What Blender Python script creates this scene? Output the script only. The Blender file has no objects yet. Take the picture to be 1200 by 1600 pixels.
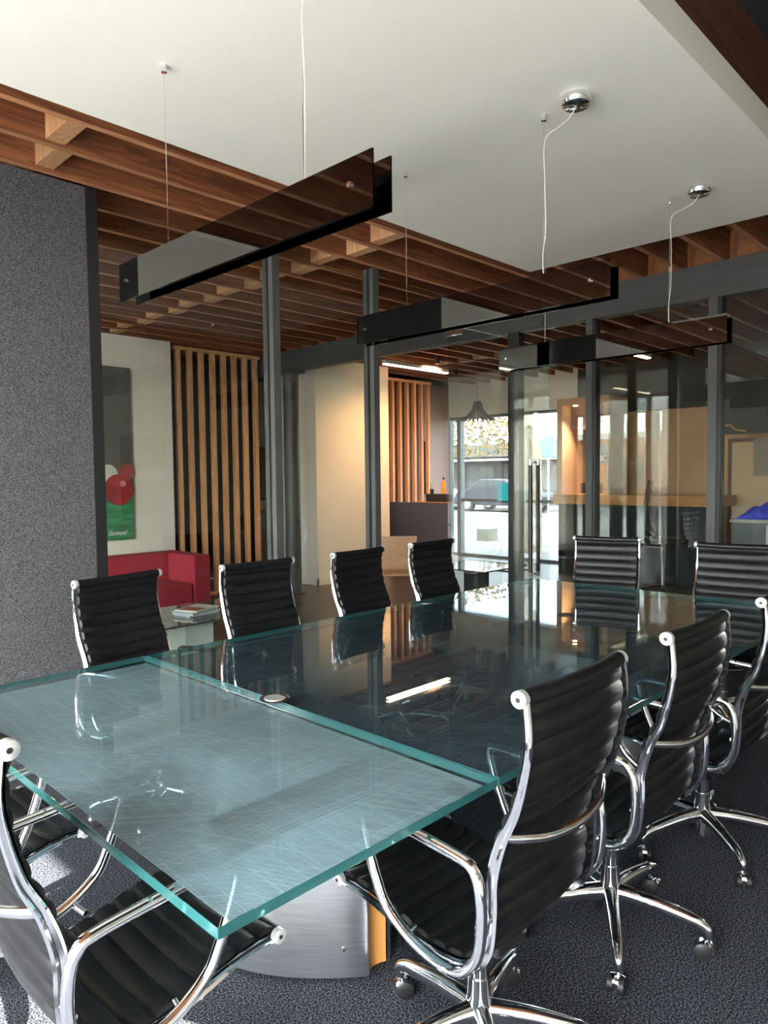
import bpy, math, random
from mathutils import Vector, Matrix
random.seed(7)
C = bpy.context.scene.collection
sc = bpy.context.scene
PI = math.pi

# ---------------------------------------------------------------- camera
cam_d = bpy.data.cameras.new('camera')
cam = bpy.data.objects.new('camera', cam_d)
C.objects.link(cam)
yaw, pitch, roll = 0.77218617, 0.05133262, -0.01088432
fw = Vector((math.cos(yaw)*math.cos(pitch), math.sin(yaw)*math.cos(pitch), -math.sin(pitch)))
rt = Vector((math.sin(yaw), -math.cos(yaw), 0))
up = rt.cross(fw)
r2 = rt*math.cos(roll)+up*math.sin(roll)
u2 = -rt*math.sin(roll)+up*math.cos(roll)
m = Matrix((r2, u2, -fw)).transposed().to_4x4()
m.translation = Vector((0, 0, 1.5))
cam.matrix_world = m
cam_d.sensor_fit = 'HORIZONTAL'
cam_d.sensor_width = 36
cam_d.lens = 36*1113.82/1200
cam_d.clip_start = 0.02
cam_d.clip_end = 400
sc.camera = cam

# ---------------------------------------------------------------- world, sun, exposure
w = bpy.data.worlds.new('sky'); sc.world = w; w.use_nodes = True
nt = w.node_tree; nt.nodes.clear()
o_ = nt.nodes.new('ShaderNodeOutputWorld'); b_ = nt.nodes.new('ShaderNodeBackground')
s_ = nt.nodes.new('ShaderNodeTexSky'); s_.sky_type = 'NISHITA'; s_.sun_disc = False
s_.sun_elevation = math.radians(38); s_.sun_rotation = math.radians(200); s_.air_density = 1.0; s_.dust_density = 2.0
mx_ = nt.nodes.new('ShaderNodeMixRGB'); mx_.inputs[0].default_value = 0.6; mx_.inputs[2].default_value = (6.1, 5.7, 5.2, 1)
nt.links.new(s_.outputs[0], mx_.inputs[1]); nt.links.new(mx_.outputs[0], b_.inputs[0])
b_.inputs[1].default_value = 2.2
nt.links.new(b_.outputs[0], o_.inputs[0])

sun_d = bpy.data.lights.new('sun', 'SUN'); sun_d.energy = 24; sun_d.angle = math.radians(0.6); sun_d.color = (1, .95, .88)
sun = bpy.data.objects.new('sun', sun_d); C.objects.link(sun)
sd = Vector((math.cos(math.radians(41.5))*math.cos(math.radians(12)), math.cos(math.radians(41.5))*math.sin(math.radians(12)), -math.sin(math.radians(41.5))))
sun.rotation_euler = sd.to_track_quat('-Z', 'Y').to_euler()

def area(name, loc, target, sx, sy, power, col=(1, 1, 1), portal=False):
    d = bpy.data.lights.new(name, 'AREA'); d.shape = 'RECTANGLE'; d.size = sx; d.size_y = sy; d.energy = power; d.color = col
    o = bpy.data.objects.new(name, d); C.objects.link(o); o.location = loc
    o.rotation_euler = (Vector(target)-Vector(loc)).to_track_quat('-Z', 'Y').to_euler()
    if portal: d.cycles.is_portal = True
    return o
# portals in the real window openings: they only guide sampling of the sky
area('rear_window_portal', (-2.12, 1.0, 1.55), (0, 1.0, 1.55), 4.7, 3.0, 1, portal=True)
area('lobby_rear_window_portal', (-2.12, 6.8, 1.4), (0, 6.8, 1.4), 1.95, 2.7, 1, portal=True)
area('shopfront_portal', (10.65, 7.2, 1.3), (0, 7.2, 1.3), 2.6, 2.5, 1, portal=True)

sc.view_settings.view_transform = 'Standard'
sc.view_settings.look = 'None'
sc.view_settings.gamma = 1
sc.view_settings.use_curve_mapping = False
sc.view_settings.exposure = 1.56
sc.cycles.transparent_max_bounces = 24
sc.cycles.max_bounces = 14
sc.cycles.diffuse_bounces = 6
sc.cycles.glossy_bounces = 6

# ---------------------------------------------------------------- materials
MT = {}
def mat(name):
    m = bpy.data.materials.new(name); m.use_nodes = True
    nt = m.node_tree; nt.nodes.clear()
    out = nt.nodes.new('ShaderNodeOutputMaterial')
    MT[name] = m
    return m, nt, out
def P(name, col, rough=.5, metal=0, spec=.5, **kw):
    m, nt, out = mat(name)
    p = nt.nodes.new('ShaderNodeBsdfPrincipled')
    p.inputs['Base Color'].default_value = (*col, 1); p.inputs['Roughness'].default_value = rough
    p.inputs['Metallic'].default_value = metal; p.inputs['Specular IOR Level'].default_value = spec
    for k, v in kw.items(): p.inputs[k.replace('_', ' ')].default_value = v
    nt.links.new(p.outputs[0], out.inputs[0])
    m['p'] = p.name
    return m
def N(nt, t, **kw):
    n = nt.nodes.new(t)
    for k, v in kw.items():
        if k in n.inputs: n.inputs[k].default_value = v
        else: setattr(n, k, v)
    return n
def noisy(name, c1, c2, scale=(1, 1, 1), ns=5, detail=4, rough=.6, bump=0, metal=0, ramp=(.35, .65), rnd=0, bscale=None, spec=.5, coord='Object'):
    m = P(name, c1, rough, metal, spec); nt = m.node_tree; p = nt.nodes[m['p']]
    tc = N(nt, 'ShaderNodeTexCoord'); mp = N(nt, 'ShaderNodeMapping'); mp.inputs['Scale'].default_value = scale
    nt.links.new(tc.outputs[coord], mp.inputs[0])
    n = N(nt, 'ShaderNodeTexNoise'); n.inputs['Scale'].default_value = ns; n.inputs['Detail'].default_value = detail
    if rnd:
        oi = N(nt, 'ShaderNodeObjectInfo'); ad = N(nt, 'ShaderNodeVectorMath', operation='ADD')
        sc_ = N(nt, 'ShaderNodeMath', operation='MULTIPLY'); sc_.inputs[1].default_value = 50
        nt.links.new(oi.outputs['Random'], sc_.inputs[0]); nt.links.new(mp.outputs[0], ad.inputs[0]); nt.links.new(sc_.outputs[0], ad.inputs[1])
        nt.links.new(ad.outputs[0], n.inputs['Vector'])
    else: nt.links.new(mp.outputs[0], n.inputs['Vector'])
    r = N(nt, 'ShaderNodeValToRGB'); r.color_ramp.elements[0].position = ramp[0]; r.color_ramp.elements[1].position = ramp[1]
    r.color_ramp.elements[0].color = (*c1, 1); r.color_ramp.elements[1].color = (*c2, 1)
    nt.links.new(n.outputs[0], r.inputs[0])
    col = r.outputs[0]
    if rnd:
        hs = N(nt, 'ShaderNodeHueSaturation'); mr = N(nt, 'ShaderNodeMapRange'); mr.inputs[3].default_value = 1-rnd; mr.inputs[4].default_value = 1+rnd
        nt.links.new(oi.outputs['Random'], mr.inputs[0]); nt.links.new(mr.outputs[0], hs.inputs['Value']); nt.links.new(col, hs.inputs['Color']); col = hs.outputs[0]
    nt.links.new(col, p.inputs['Base Color'])
    if bump:
        b = N(nt, 'ShaderNodeBump'); b.inputs['Strength'].default_value = bump; b.inputs['Distance'].default_value = .004
        nt.links.new(n.outputs[0], b.inputs['Height']); nt.links.new(b.outputs[0], p.inputs['Normal'])
    return m
def wood(name, c1, c2, axis=0, s=1.0, rough=.6, rnd=.18, dark=.35):
    # long-grain wood: stretched noise + distorted rings
    m = P(name, c1, rough); nt = m.node_tree; p = nt.nodes[m['p']]
    tc = N(nt, 'ShaderNodeTexCoord'); mp = N(nt, 'ShaderNodeMapping')
    sc3 = [14*s, 14*s, 14*s]; sc3[axis] = .9*s; mp.inputs['Scale'].default_value = sc3
    oi = N(nt, 'ShaderNodeObjectInfo'); mu = N(nt, 'ShaderNodeMath', operation='MULTIPLY'); mu.inputs[1].default_value = 37
    ad = N(nt, 'ShaderNodeVectorMath', operation='ADD')
    nt.links.new(tc.outputs['Object'], mp.inputs[0]); nt.links.new(oi.outputs['Random'], mu.inputs[0])
    nt.links.new(mp.outputs[0], ad.inputs[0]); nt.links.new(mu.outputs[0], ad.inputs[1])
    n = N(nt, 'ShaderNodeTexNoise'); n.inputs['Scale'].default_value = .55; n.inputs['Detail'].default_value = 2
    nt.links.new(ad.outputs[0], n.inputs['Vector'])
    mr = N(nt, 'ShaderNodeMath', operation='MULTIPLY'); mr.inputs[1].default_value = 14
    fr = N(nt, 'ShaderNodeMath', operation='FRACT'); nt.links.new(n.outputs[0], mr.inputs[0]); nt.links.new(mr.outputs[0], fr.inputs[0])
    n2 = N(nt, 'ShaderNodeTexNoise'); n2.inputs['Scale'].default_value = 3; n2.inputs['Detail'].default_value = 6
    nt.links.new(ad.outputs[0], n2.inputs['Vector'])
    a = N(nt, 'ShaderNodeMath', operation='MULTIPLY'); a.inputs[1].default_value = dark; nt.links.new(fr.outputs[0], a.inputs[0])
    b = N(nt, 'ShaderNodeMath', operation='ADD'); nt.links.new(a.outputs[0], b.inputs[0]); nt.links.new(n2.outputs[0], b.inputs[1])
    r = N(nt, 'ShaderNodeValToRGB'); r.color_ramp.elements[0].position = .35; r.color_ramp.elements[1].position = .35+.55
    r.color_ramp.elements[0].color = (*c1, 1); r.color_ramp.elements[1].color = (*c2, 1)
    nt.links.new(b.outputs[0], r.inputs[0])
    hs = N(nt, 'ShaderNodeHueSaturation'); m2 = N(nt, 'ShaderNodeMapRange'); m2.inputs[3].default_value = 1-rnd; m2.inputs[4].default_value = 1+rnd
    nt.links.new(oi.outputs['Random'], m2.inputs[0]); nt.links.new(m2.outputs[0], hs.inputs['Value']); nt.links.new(r.outputs[0], hs.inputs['Color'])
    nt.links.new(hs.outputs[0], p.inputs['Base Color'])
    bp = N(nt, 'ShaderNodeBump'); bp.inputs['Strength'].default_value = .25; bp.inputs['Distance'].default_value = .003
    nt.links.new(n2.outputs[0], bp.inputs['Height']); nt.links.new(bp.outputs[0], p.inputs['Normal'])
    return m
def pane(name, tint=(.95, .97, .96), f0=.04, f90=.96, rough=0.0):
    # thin architectural glass: straight-through transmission + Schlick mirror reflection (both faces of the slab do it)
    m, nt, out = mat(name)
    t = N(nt, 'ShaderNodeBsdfTransparent'); t.inputs[0].default_value = (*tint, 1)
    g = N(nt, 'ShaderNodeBsdfGlossy'); g.inputs['Roughness'].default_value = rough
    lw = N(nt, 'ShaderNodeLayerWeight'); lw.inputs['Blend'].default_value = .5
    pw = N(nt, 'ShaderNodeMath', operation='POWER'); pw.inputs[1].default_value = 5
    mu = N(nt, 'ShaderNodeMath', operation='MULTIPLY_ADD'); mu.inputs[1].default_value = f90; mu.inputs[2].default_value = f0
    nt.links.new(lw.outputs['Facing'], pw.inputs[0]); nt.links.new(pw.outputs[0], mu.inputs[0])
    mx = N(nt, 'ShaderNodeMixShader'); nt.links.new(mu.outputs[0], mx.inputs[0]); nt.links.new(t.outputs[0], mx.inputs[1]); nt.links.new(g.outputs[0], mx.inputs[2])
    nt.links.new(mx.outputs[0], out.inputs[0])
    return m
def emit(name, col, s):
    m, nt, out = mat(name); e = N(nt, 'ShaderNodeEmission'); e.inputs[0].default_value = (*col, 1); e.inputs[1].default_value = s
    nt.links.new(e.outputs[0], out.inputs[0]); return m

chrome = P('polished_aluminium', (.78, .79, .81), .09, 1)
satin = P('satin_aluminium', (.82, .82, .8), .33, .7)
chrome2 = P('chrome', (.85, .86, .88), .04, 1)
steel = noisy('brushed_aluminium', (.66, .68, .72), (.82, .84, .88), (3, 3, 90), 3, 4, .32, 0, 1)
leather = noisy('black_leather', (.003, .003, .0035), (.008, .008, .009), (1, 1, 1), 40, 5, .45, .12, spec=.32)
rubber = P('black_rubber', (.012, .012, .013), .45)
blackpaint = P('black_paint', (.007, .007, .008), .5)
darkgrey = noisy('charcoal_paint', (.05, .051, .055), (.065, .066, .07), ns=3, rough=.5)
beamgrey = noisy('charcoal_beam_paint', (.045, .046, .05), (.06, .061, .066), (1, .15, 1), 8, 5, .6, .1)
carpet = noisy('dark_carpet', (.008, .009, .013), (.17, .175, .205), ns=190, detail=3, rough=.95, bump=.8, ramp=(.44, .68), spec=.1)
wallcarpet = noisy('grey_felt', (.024, .024, .027), (.17, .17, .185), ns=270, detail=3, rough=.95, bump=.6, ramp=(.38, .75), spec=.1)
lobbyfloor = noisy('dark_brown_floor', (.045, .036, .03), (.08, .065, .055), (1, 8, 1), 3, 5, .35)
white = noisy('white_plaster', (.85, .83, .77), (.88, .86, .80), ns=1.2, rough=.8)
wallwhite = noisy('warm_white_paint', (.76, .72, .65), (.79, .75, .68), ns=1.2, rough=.8)
tanwall = noisy('tan_paint', (.52, .31, .175), (.57, .35, .2), ns=2, rough=.7)
brownin = P('brown_panel', (.22, .13, .085), .6)
joistm = wood('old_fir_joist', (.30, .105, .04), (.13, .04, .016), 0, 1.0, .6)
joistedge = wood('lit_joist_edge', (.50, .24, .12), (.28, .11, .05), 0, 1.4, .7)  # lighter tone for joist undersides: the light they catch, put into the colour
blockm = wood('new_fir_block', (.62, .36, .19), (.42, .2, .09), 2, 1.2, .6)
slatm = wood('fir_slat', (.82, .48, .26), (.55, .28, .13), 2, 1.0, .5, .1)
deckm = noisy('plywood_deck', (.42, .17, .07), (.24, .09, .035), (1, 4, 1), 5, 5, .7)
plym = wood('laminated_plywood', (.68, .40, .24), (.50, .27, .14), 0, 2, .35, .02)
deskwood = wood('counter_wood', (.50, .25, .07), (.38, .17, .045), 1, 1.2, .4, .02)
basewood = wood('maple_panel', (.62, .30, .09), (.5, .22, .06), 2, .8, .4, .02)
glass = pane('window_glass', (.93, .96, .95))
tableglass = pane('table_glass', (.955, .983, .985), .05)
smoked = pane('smoked_glass', (.015, .0155, .016), .11, .89)
edgem = P('green_glass_edge', (.03, .13, .13), .12, 0, .6, Transmission_Weight=.2)
redsofa = noisy('crimson_wool', (.30, .018, .035), (.38, .03, .05), ns=90, rough=.9, bump=.3)
greydesk = P('grey_laminate', (.062, .064, .085), .5)
ledm = emit('led_diffuser', (1, .86, .55), 9)
frostbox = P('frosted_acrylic', (.72, .8, .78), .4)
asphalt = noisy('asphalt', (.11, .11, .115), (.135, .135, .135), ns=6, rough=.9)
concrete = noisy('concrete', (.19, .185, .175), (.24, .23, .22), ns=2, rough=.9)
yellowp = P('yellow_road_paint', (.42, .25, .05), .8)
whitep = P('white_paint', (.75, .75, .75), .6)
insul = noisy('black_insulation', (.01, .012, .016), (.03, .034, .042), ns=60, rough=.95, bump=.5)

# etched underside of the table glass: translucent bluish film with fine crossing scratches
def etched(name, cov, col, dens=1):
    m, nt, out = mat(name)
    tc = N(nt, 'ShaderNodeTexCoord'); acc = None
    for ang, sx, sy, sc_ in ((2, .35, 110, 4), (93, .35, 110, 4), (41, .25, 90, 4), (66, .25, 95, 4)):
        m0 = N(nt, 'ShaderNodeMapping'); m0.inputs['Rotation'].default_value = (0, 0, math.radians(ang)); mp = N(nt, 'ShaderNodeMapping'); mp.inputs['Scale'].default_value = (sx, sy, 1)
        n = N(nt, 'ShaderNodeTexNoise'); n.inputs['Scale'].default_value = sc_; n.inputs['Detail'].default_value = 3
        nt.links.new(tc.outputs['Object'], m0.inputs[0]); nt.links.new(m0.outputs[0], mp.inputs[0]); nt.links.new(mp.outputs[0], n.inputs['Vector'])
        r = N(nt, 'ShaderNodeMapRange'); r.inputs[1].default_value = .56; r.inputs[2].default_value = .70; nt.links.new(n.outputs[0], r.inputs[0])
        if acc is None: acc = r
        else:
            a = N(nt, 'ShaderNodeMath', operation='ADD'); nt.links.new(acc.outputs[0], a.inputs[0]); nt.links.new(r.outputs[0], a.inputs[1]); acc = a
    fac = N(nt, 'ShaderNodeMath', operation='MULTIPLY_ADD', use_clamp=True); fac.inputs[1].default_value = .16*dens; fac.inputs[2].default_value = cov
    nt.links.new(acc.outputs[0], fac.inputs[0])
    t = N(nt, 'ShaderNodeBsdfTransparent'); t.inputs[0].default_value = (.55, .68, .70, 1)
    d = N(nt, 'ShaderNodeBsdfDiffuse'); d.inputs[0].default_value = (*col, 1)
    tr = N(nt, 'ShaderNodeBsdfTranslucent'); tr.inputs[0].default_value = (*col, 1)
    m1 = N(nt, 'ShaderNodeMixShader'); m1.inputs[0].default_value = .35; nt.links.new(d.outputs[0], m1.inputs[1]); nt.links.new(tr.outputs[0], m1.inputs[2])
    m2 = N(nt, 'ShaderNodeMixShader'); nt.links.new(fac.outputs[0], m2.inputs[0]); nt.links.new(t.outputs[0], m2.inputs[1]); nt.links.new(m1.outputs[0], m2.inputs[2])
    nt.links.new(m2.outputs[0], out.inputs[0]); return m
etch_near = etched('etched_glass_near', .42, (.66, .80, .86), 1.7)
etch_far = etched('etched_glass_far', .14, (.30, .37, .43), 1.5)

# ---------------------------------------------------------------- mesh helpers
class MB:
    def __init__(s): s.v = []; s.f = []; s.mi = []; s.sm = []
    def add(s, vs, fs, mi=0, smooth=False):
        k = len(s.v); s.v += [tuple(v) for v in vs]
        for f in fs: s.f.append(tuple(i+k for i in f)); s.mi.append(mi); s.sm.append(smooth)
        return s
    def box(s, x0, x1, y0, y1, z0, z1, mi=0):
        return s.add([(x0, y0, z0), (x1, y0, z0), (x1, y1, z0), (x0, y1, z0), (x0, y0, z1), (x1, y0, z1), (x1, y1, z1), (x0, y1, z1)],
              [(0, 3, 2, 1), (4, 5, 6, 7), (0, 1, 5, 4), (1, 2, 6, 5), (2, 3, 7, 6), (3, 0, 4, 7)], mi)
    def obox(s, c, ax, ay, az, hx, hy, hz, mi=0):
        c = Vector(c); ax, ay, az = (Vector(a).normalized() for a in (ax, ay, az))
        vs = [c+ax*hx*a+ay*hy*b+az*hz*d for d in (-1, 1) for (a, b) in ((-1, -1), (1, -1), (1, 1), (-1, 1))]
        return s.add(vs, [(0, 3, 2, 1), (4, 5, 6, 7), (0, 1, 5, 4), (1, 2, 6, 5), (2, 3, 7, 6), (3, 0, 4, 7)], mi)
    def tube(s, pts, r, n=8, closed=False, mi=0, up=None, sq=1.0, caps=True):
        pts = [Vector(p) for p in pts]; L = len(pts); rs = r if isinstance(r, (list, tuple)) else [r]*L
        rings = []; prev = None
        for i, p in enumerate(pts):
            if closed: t = pts[(i+1) % L]-pts[i-1]
            else: t = pts[min(i+1, L-1)]-pts[max(i-1, 0)]
            t.normalize()
            if up is not None: a = Vector(up)-t*Vector(up).dot(t)
            elif prev is None: a = t.orthogonal()
            else: a = prev-t*prev.dot(t)
            a.normalize(); prev = a; b = t.cross(a)
            rings.append([p+a*math.cos(2*PI*k/n)*rs[i]*sq+b*math.sin(2*PI*k/n)*rs[i] for k in range(n)])
        vs = [v for g in rings for v in g]; fs = []
        for i in range(L if closed else L-1):
            j = (i+1) % L
            for k in range(n): fs.append((i*n+k, i*n+(k+1) % n, j*n+(k+1) % n, j*n+k))
        if not closed and caps: fs += [tuple(reversed(range(n))), tuple(range((L-1)*n, L*n))]
        return s.add(vs, fs, mi, True)
    def cyl(s, a, b, r, n=16, mi=0, r2=None):
        return s.tube([a, b], [r, r if r2 is None else r2], n, mi=mi)
    def lathe(s, prof, c=(0, 0, 0), n=24, mi=0):
        vs = [(c[0]+r*math.cos(2*PI*k/n), c[1]+r*math.sin(2*PI*k/n), c[2]+z) for r, z in prof for k in range(n)]; fs = []
        for i in range(len(prof)-1):
            for k in range(n): fs.append((i*n+k, i*n+(k+1) % n, (i+1)*n+(k+1) % n, (i+1)*n+k))
        fs += [tuple(reversed(range(n))), tuple(range((len(prof)-1)*n, len(prof)*n))]
        return s.add(vs, fs, mi, True)
    def prism(s, poly, axis, a, b, mi=0):
        def pt(u, v, t): return {0: (t, u, v), 1: (u, t, v), 2: (u, v, t)}[axis]
        n = len(poly); vs = [pt(u, v, a) for u, v in poly]+[pt(u, v, b) for u, v in poly]
        fs = [tuple(reversed(range(n))), tuple(range(n, 2*n))]+[(i, (i+1) % n, n+(i+1) % n, n+i) for i in range(n)]
        return s.add(vs, fs, mi)
    def mesh(s, name, mats):
        me = bpy.data.meshes.new(name); me.from_pydata(s.v, [], s.f)
        for m in (mats if isinstance(mats, (list, tuple)) else [mats]): me.materials.append(m)
        me.polygons.foreach_set('material_index', s.mi); me.polygons.foreach_set('use_smooth', s.sm); me.update()
        import bmesh
        bm = bmesh.new(); bm.from_mesh(me); bmesh.ops.recalc_face_normals(bm, faces=bm.faces); bm.to_mesh(me); bm.free()
        if any(s.sm):
            me.set_sharp_from_angle(angle=math.radians(50))
        return me
    def build(s, name, mats, parent=None, bevel=0):
        o = bpy.data.objects.new(name, s.mesh(name, mats)); C.objects.link(o)
        if parent: o.parent = parent
        if bevel:
            b = o.modifiers.new('bevel', 'BEVEL'); b.width = bevel; b.segments = 2; b.limit_method = 'ANGLE'
        return o
def tag(o, label=None, cat=None, group=None, kind=None):
    if label: o['label'] = label
    if cat: o['category'] = cat
    if group: o['group'] = group
    if kind: o['kind'] = kind
    return o
def empty(name, loc=(0, 0, 0), rz=0, label=None, cat=None, group=None, kind=None):
    o = bpy.data.objects.new(name, None); o.empty_display_size = .1; C.objects.link(o); o.location = loc; o.rotation_euler = (0, 0, rz)
    return tag(o, label, cat, group, kind)
def inst(me, name, parent, loc=(0, 0, 0), rz=0):
    o = bpy.data.objects.new(name, me); C.objects.link(o); o.parent = parent; o.location = loc; o.rotation_euler = (0, 0, rz); return o
def copy_tree(o, parent=None):
    c = o.copy(); C.objects.link(c); c.parent = parent
    for ch in list(o.children): copy_tree(ch, c)
    return c
def crom(pts, k=6, closed=False):
    pts = [Vector(p) for p in pts]; n = len(pts); out = []
    for i in range(n if closed else n-1):
        p0, p1, p2, p3 = (pts[(i-1) % n], pts[i], pts[(i+1) % n], pts[(i+2) % n]) if closed else (pts[max(i-1, 0)], pts[i], pts[i+1], pts[min(i+2, n-1)])
        for j in range(k):
            t = j/k
            out.append(.5*((2*p1)+(-p0+p2)*t+(2*p0-5*p1+4*p2-p3)*t*t+(-p0+3*p1-3*p2+p3)*t**3))
    if not closed: out.append(pts[-1])
    return out

# ---------------------------------------------------------------- floor and walls
ZJ, ZD = 3.12, 3.36
MB().box(-2.2, 5.86, -1.35, 4.06, -.06, 0).build('floor', carpet)['kind'] = 'structure'
fl = MB(); fl.box(-2.2, 10.6, 4.06, 10.1, -.06, 0); fl.box(5.86, 10.6, -1.35, 4.06, -.06, 0)
fl.build('floor', lobbyfloor)['kind'] = 'structure'

# left partition: grey felt panel, black posts, glass panes
wl = empty('wall_left', (0, 0, 0), kind='structure')
MB().box(.80, 1.742, 3.98, 4.14, 0, ZJ-.01).build('felt_panel', wallcarpet, wl)
def post(parent, x0, x1, y0, y1, z0, z1, m=None, groove=None):
    b = MB().box(x0, x1, y0, y1, z0, z1)
    o = b.build('mullion', m or darkgrey, parent, .003)
    return o
post(wl, 1.742, 1.81, 3.975, 4.12, 0, ZJ, blackpaint)
for x0 in (3.02, 3.995):
    post(wl, x0, x0+.065, 3.985, 4.03, 0, ZJ); post(wl, x0, x0+.065, 4.055, 4.10, 0, ZJ)
    post(wl, x0+.02, x0+.068, 4.02, 4.06, 0, ZJ, blackpaint)
for x0, x1, z0, z1 in ((1.81, 3.04, .05, 3.05), (3.065, 4.01, .05, 3.05), (4.06, 4.97, 2.82, 3.08), (4.99, 5.80, .05, 2.83)):
    MB().box(x0, x1, 4.036, 4.046, z0, z1).build('glass_pane', glass, wl)
MB().box(1.81, 4.0, 4.0, 4.08, 0, .05).build('floor_track', darkgrey, wl)
MB().box(4.99, 5.8, 4.0, 4.08, 0, .05).build('floor_track', darkgrey, wl)
# far partition below the beam
wf = empty('wall_far', (0, 0, 0), kind='structure')
post(wf, 5.80, 5.90, 3.845, 3.965, 0, 2.848, blackpaint)
for y0, y1 in ((3.055, 3.145), (2.0, 2.10), (.95, 1.05), (-.15, -.05)):
    post(wf, 5.80, 5.86, y0+.03, y1, 0, 2.848); post(wf, 5.805, 5.90, y0, y0+.03, 0, 2.848, blackpaint)  # black strip paints the shade on each grey mullion's side face
for y0, y1 in ((3.145, 3.845), (2.10, 3.055), (1.05, 2.0), (-.05, .95)):
    MB().box(5.845, 5.855, y0, y1, .05, 2.84).build('glass_pane', glass, wf)
MB().box(5.81, 5.89, -1.3, 3.9, 0, .05).build('floor_track', darkgrey, wf)

# door leaf, swung open 90 degrees into the room
dr = empty('door_1', (4.97, 4.03, 0), kind='structure')
MB().box(-.006, .006, -1.02, 0, .015, 2.775).build('glass_leaf', pane('door_glass', (.92, .96, .95), .05), dr)
MB().box(-.012, .012, -.16, .01, 2.72, 2.80).build('top_pivot', chrome, dr)
MB().box(-.012, .012, -.16, .01, .0, .06).build('bottom_pivot', chrome, dr)
for s in (-1, 1):
    h = MB().cyl((s*.055, -.885, .70), (s*.055, -.885, 1.57), .017).build('door_handle', rubber, dr)
    c = MB(); 
    for z in (.665, 1.57): c.cyl((s*.055, -.885, z), (s*.055, -.885, z+.04), .018)
    for z in (.69, 1.59): c.cyl((s*.055, -.885, z), (0, -.885, z), .009)
    c.build('handle_cap', chrome2, h)

# right wall (gallery), rear wall with windows, lobby walls
MB().box(-2.3, 10.6, -1.45, -1.35, 0, 3.8).build('wall_right', wallwhite)['kind'] = 'structure'
rw = MB()
rw.box(-2.3, -2.2, 3.35, 5.85, 0, 3.8); rw.box(-2.3, -2.2, 7.80, 10.1, 0, 3.8)
rw.box(-2.3, -2.2, -1.35, 3.35, 3.05, 3.8); rw.box(-2.3, -2.2, 5.85, 7.80, 2.75, 3.8)
rw.build('wall_rear', wallwhite)['kind'] = 'structure'
def window(name, x, y0, y1, z0, z1, cuts, d=.06, m=None, gl=None, hw=.04):
    r = empty(name, (x, 0, 0), kind='structure')
    f = MB(); f.box(-d/2, d/2, y0, y0+.05, z0, z1); f.box(-d/2, d/2, y1-.05, y1, z0, z1); f.box(-d/2, d/2, y0+.05, y1-.05, z1-.05, z1); f.box(-d/2, d/2, y0+.05, y1-.05, z0, z0+.05)
    f.build('window_frame', m or darkgrey, r)
    ys = [y0+.05]+sorted(cuts)+[y1-.05]
    for c in cuts: MB().box(-d/2, d/2, c-hw, c+hw, z0+.05, z1-.05).build('mullion', m or darkgrey, r)
    for a, b in zip(ys[:-1], ys[1:]):
        MB().box(-.004, .004, a+(hw if a in cuts else 0), b-(hw if b in cuts else 0), z0+.05, z1-.05).build('glass_pane', gl or glass, r)
    return r
window('window_1', -2.25, -1.35, 3.35, .02, 3.05, [.3, 1.9])
window('window_2', -2.25, 5.85, 7.80, .02, 2.75, [6.10, 6.85, 7.47], hw=.14)
# lobby left wall carrying the painting
MB().box(-2.2, 4.40, 7.82, 7.95, 0, 3.12).build('wall_lobby', wallwhite)['kind'] = 'structure'
MB().box(-2.2, 10.6, 10.0, 10.1, 0, 3.4).build('wall_back', P('dark_taupe_paint', (.035, .03, .027), .7))['kind'] = 'structure'
wb = MB(); wb.box(6.32, 7.75, 7.43, 8.3, 0, 3.11)
wbo = wb.build('wall_corner', wallwhite); wbo['kind'] = 'structure'
bb = MB(); bb.box(6.305, 6.32, 7.415, 8.3, 0, .10); bb.box(6.305, 7.75, 7.415, 7.43, 0, .10); bb.build('baseboard_corner', wallwhite)['kind'] = 'structure'
MB().box(7.75, 9.5, 8.25, 8.35, 0, 3.12).build('wall_reception', P('dark_brown_paint', (.05, .03, .02), .7))['kind'] = 'structure'
MB().box(9.5, 10.5, 8.46, 8.56, 0, 3.12).build('wall_side', P('taupe_paint', (.36, .29, .24), .7))['kind'] = 'structure'
# shopfront
sf = MB(); sf.box(10.45, 10.6, 5.75, 8.56, 2.56, 3.36); sf.box(10.5, 10.6, 8.56, 10.1, 0, 3.36); sf.build('wall_shopfront', wallwhite)['kind'] = 'structure'
window('window_3', 10.52, 5.75, 8.5, 0, 2.56, [8.24], .12, P('blue_grey_frame', (.12, .15, .18), .4), pane('tinted_glass', (.50, .52, .54)))
MB().box(10.48, 10.56, 5.8, 8.2, 1.0, 1.06).build('trim_1', blackpaint)['kind'] = 'structure'
# tan back wall of the far room with dark upper band
tw = MB().box(10.4, 10.6, -1.35, 5.75, 0, 2.42).build('wall_tan', tanwall); tw['kind'] = 'structure'
MB().box(10.35, 10.6, -1.35, 5.75, 2.42, 3.36).build('wall_tan_upper', P('dark_taupe', (.045, .038, .034), .7))['kind'] = 'structure'

# ---------------------------------------------------------------- ceiling: deck, joists, blocks, beam, white panel
ce = empty('ceiling', (0, 0, 0), kind='structure')
MB().box(-2.3, 10.6, 3.22, 10.1, ZD, ZD+.05).build('deck', deckm, ce)
MB().box(4.95, 10.6, -1.35, 3.22, ZD, ZD+.05).build('deck', deckm, ce)
MB().box(-2.3, 10.6, -1.45, 10.1, 3.8, 3.9).build('roof_slab', insul, ce)
MB().box(.60, .62, -1.35, 3.24, 3.36, 3.8).build('riser', deckm, ce)
MB().box(.62, 4.95, 3.22, 3.24, 3.36, 3.8).build('riser', deckm, ce)
MB().box(4.95, 4.97, -1.35, 3.24, 3.36, 3.8).build('riser', deckm, ce)
MB().box(.62, 4.95, -1.35, 3.22, 3.571, 3.62).build('insulation', insul, ce)
MB().box(-2.3, .60, -1.35, 3.22, ZD, ZD+.05).build('deck', deckm, ce)
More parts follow.
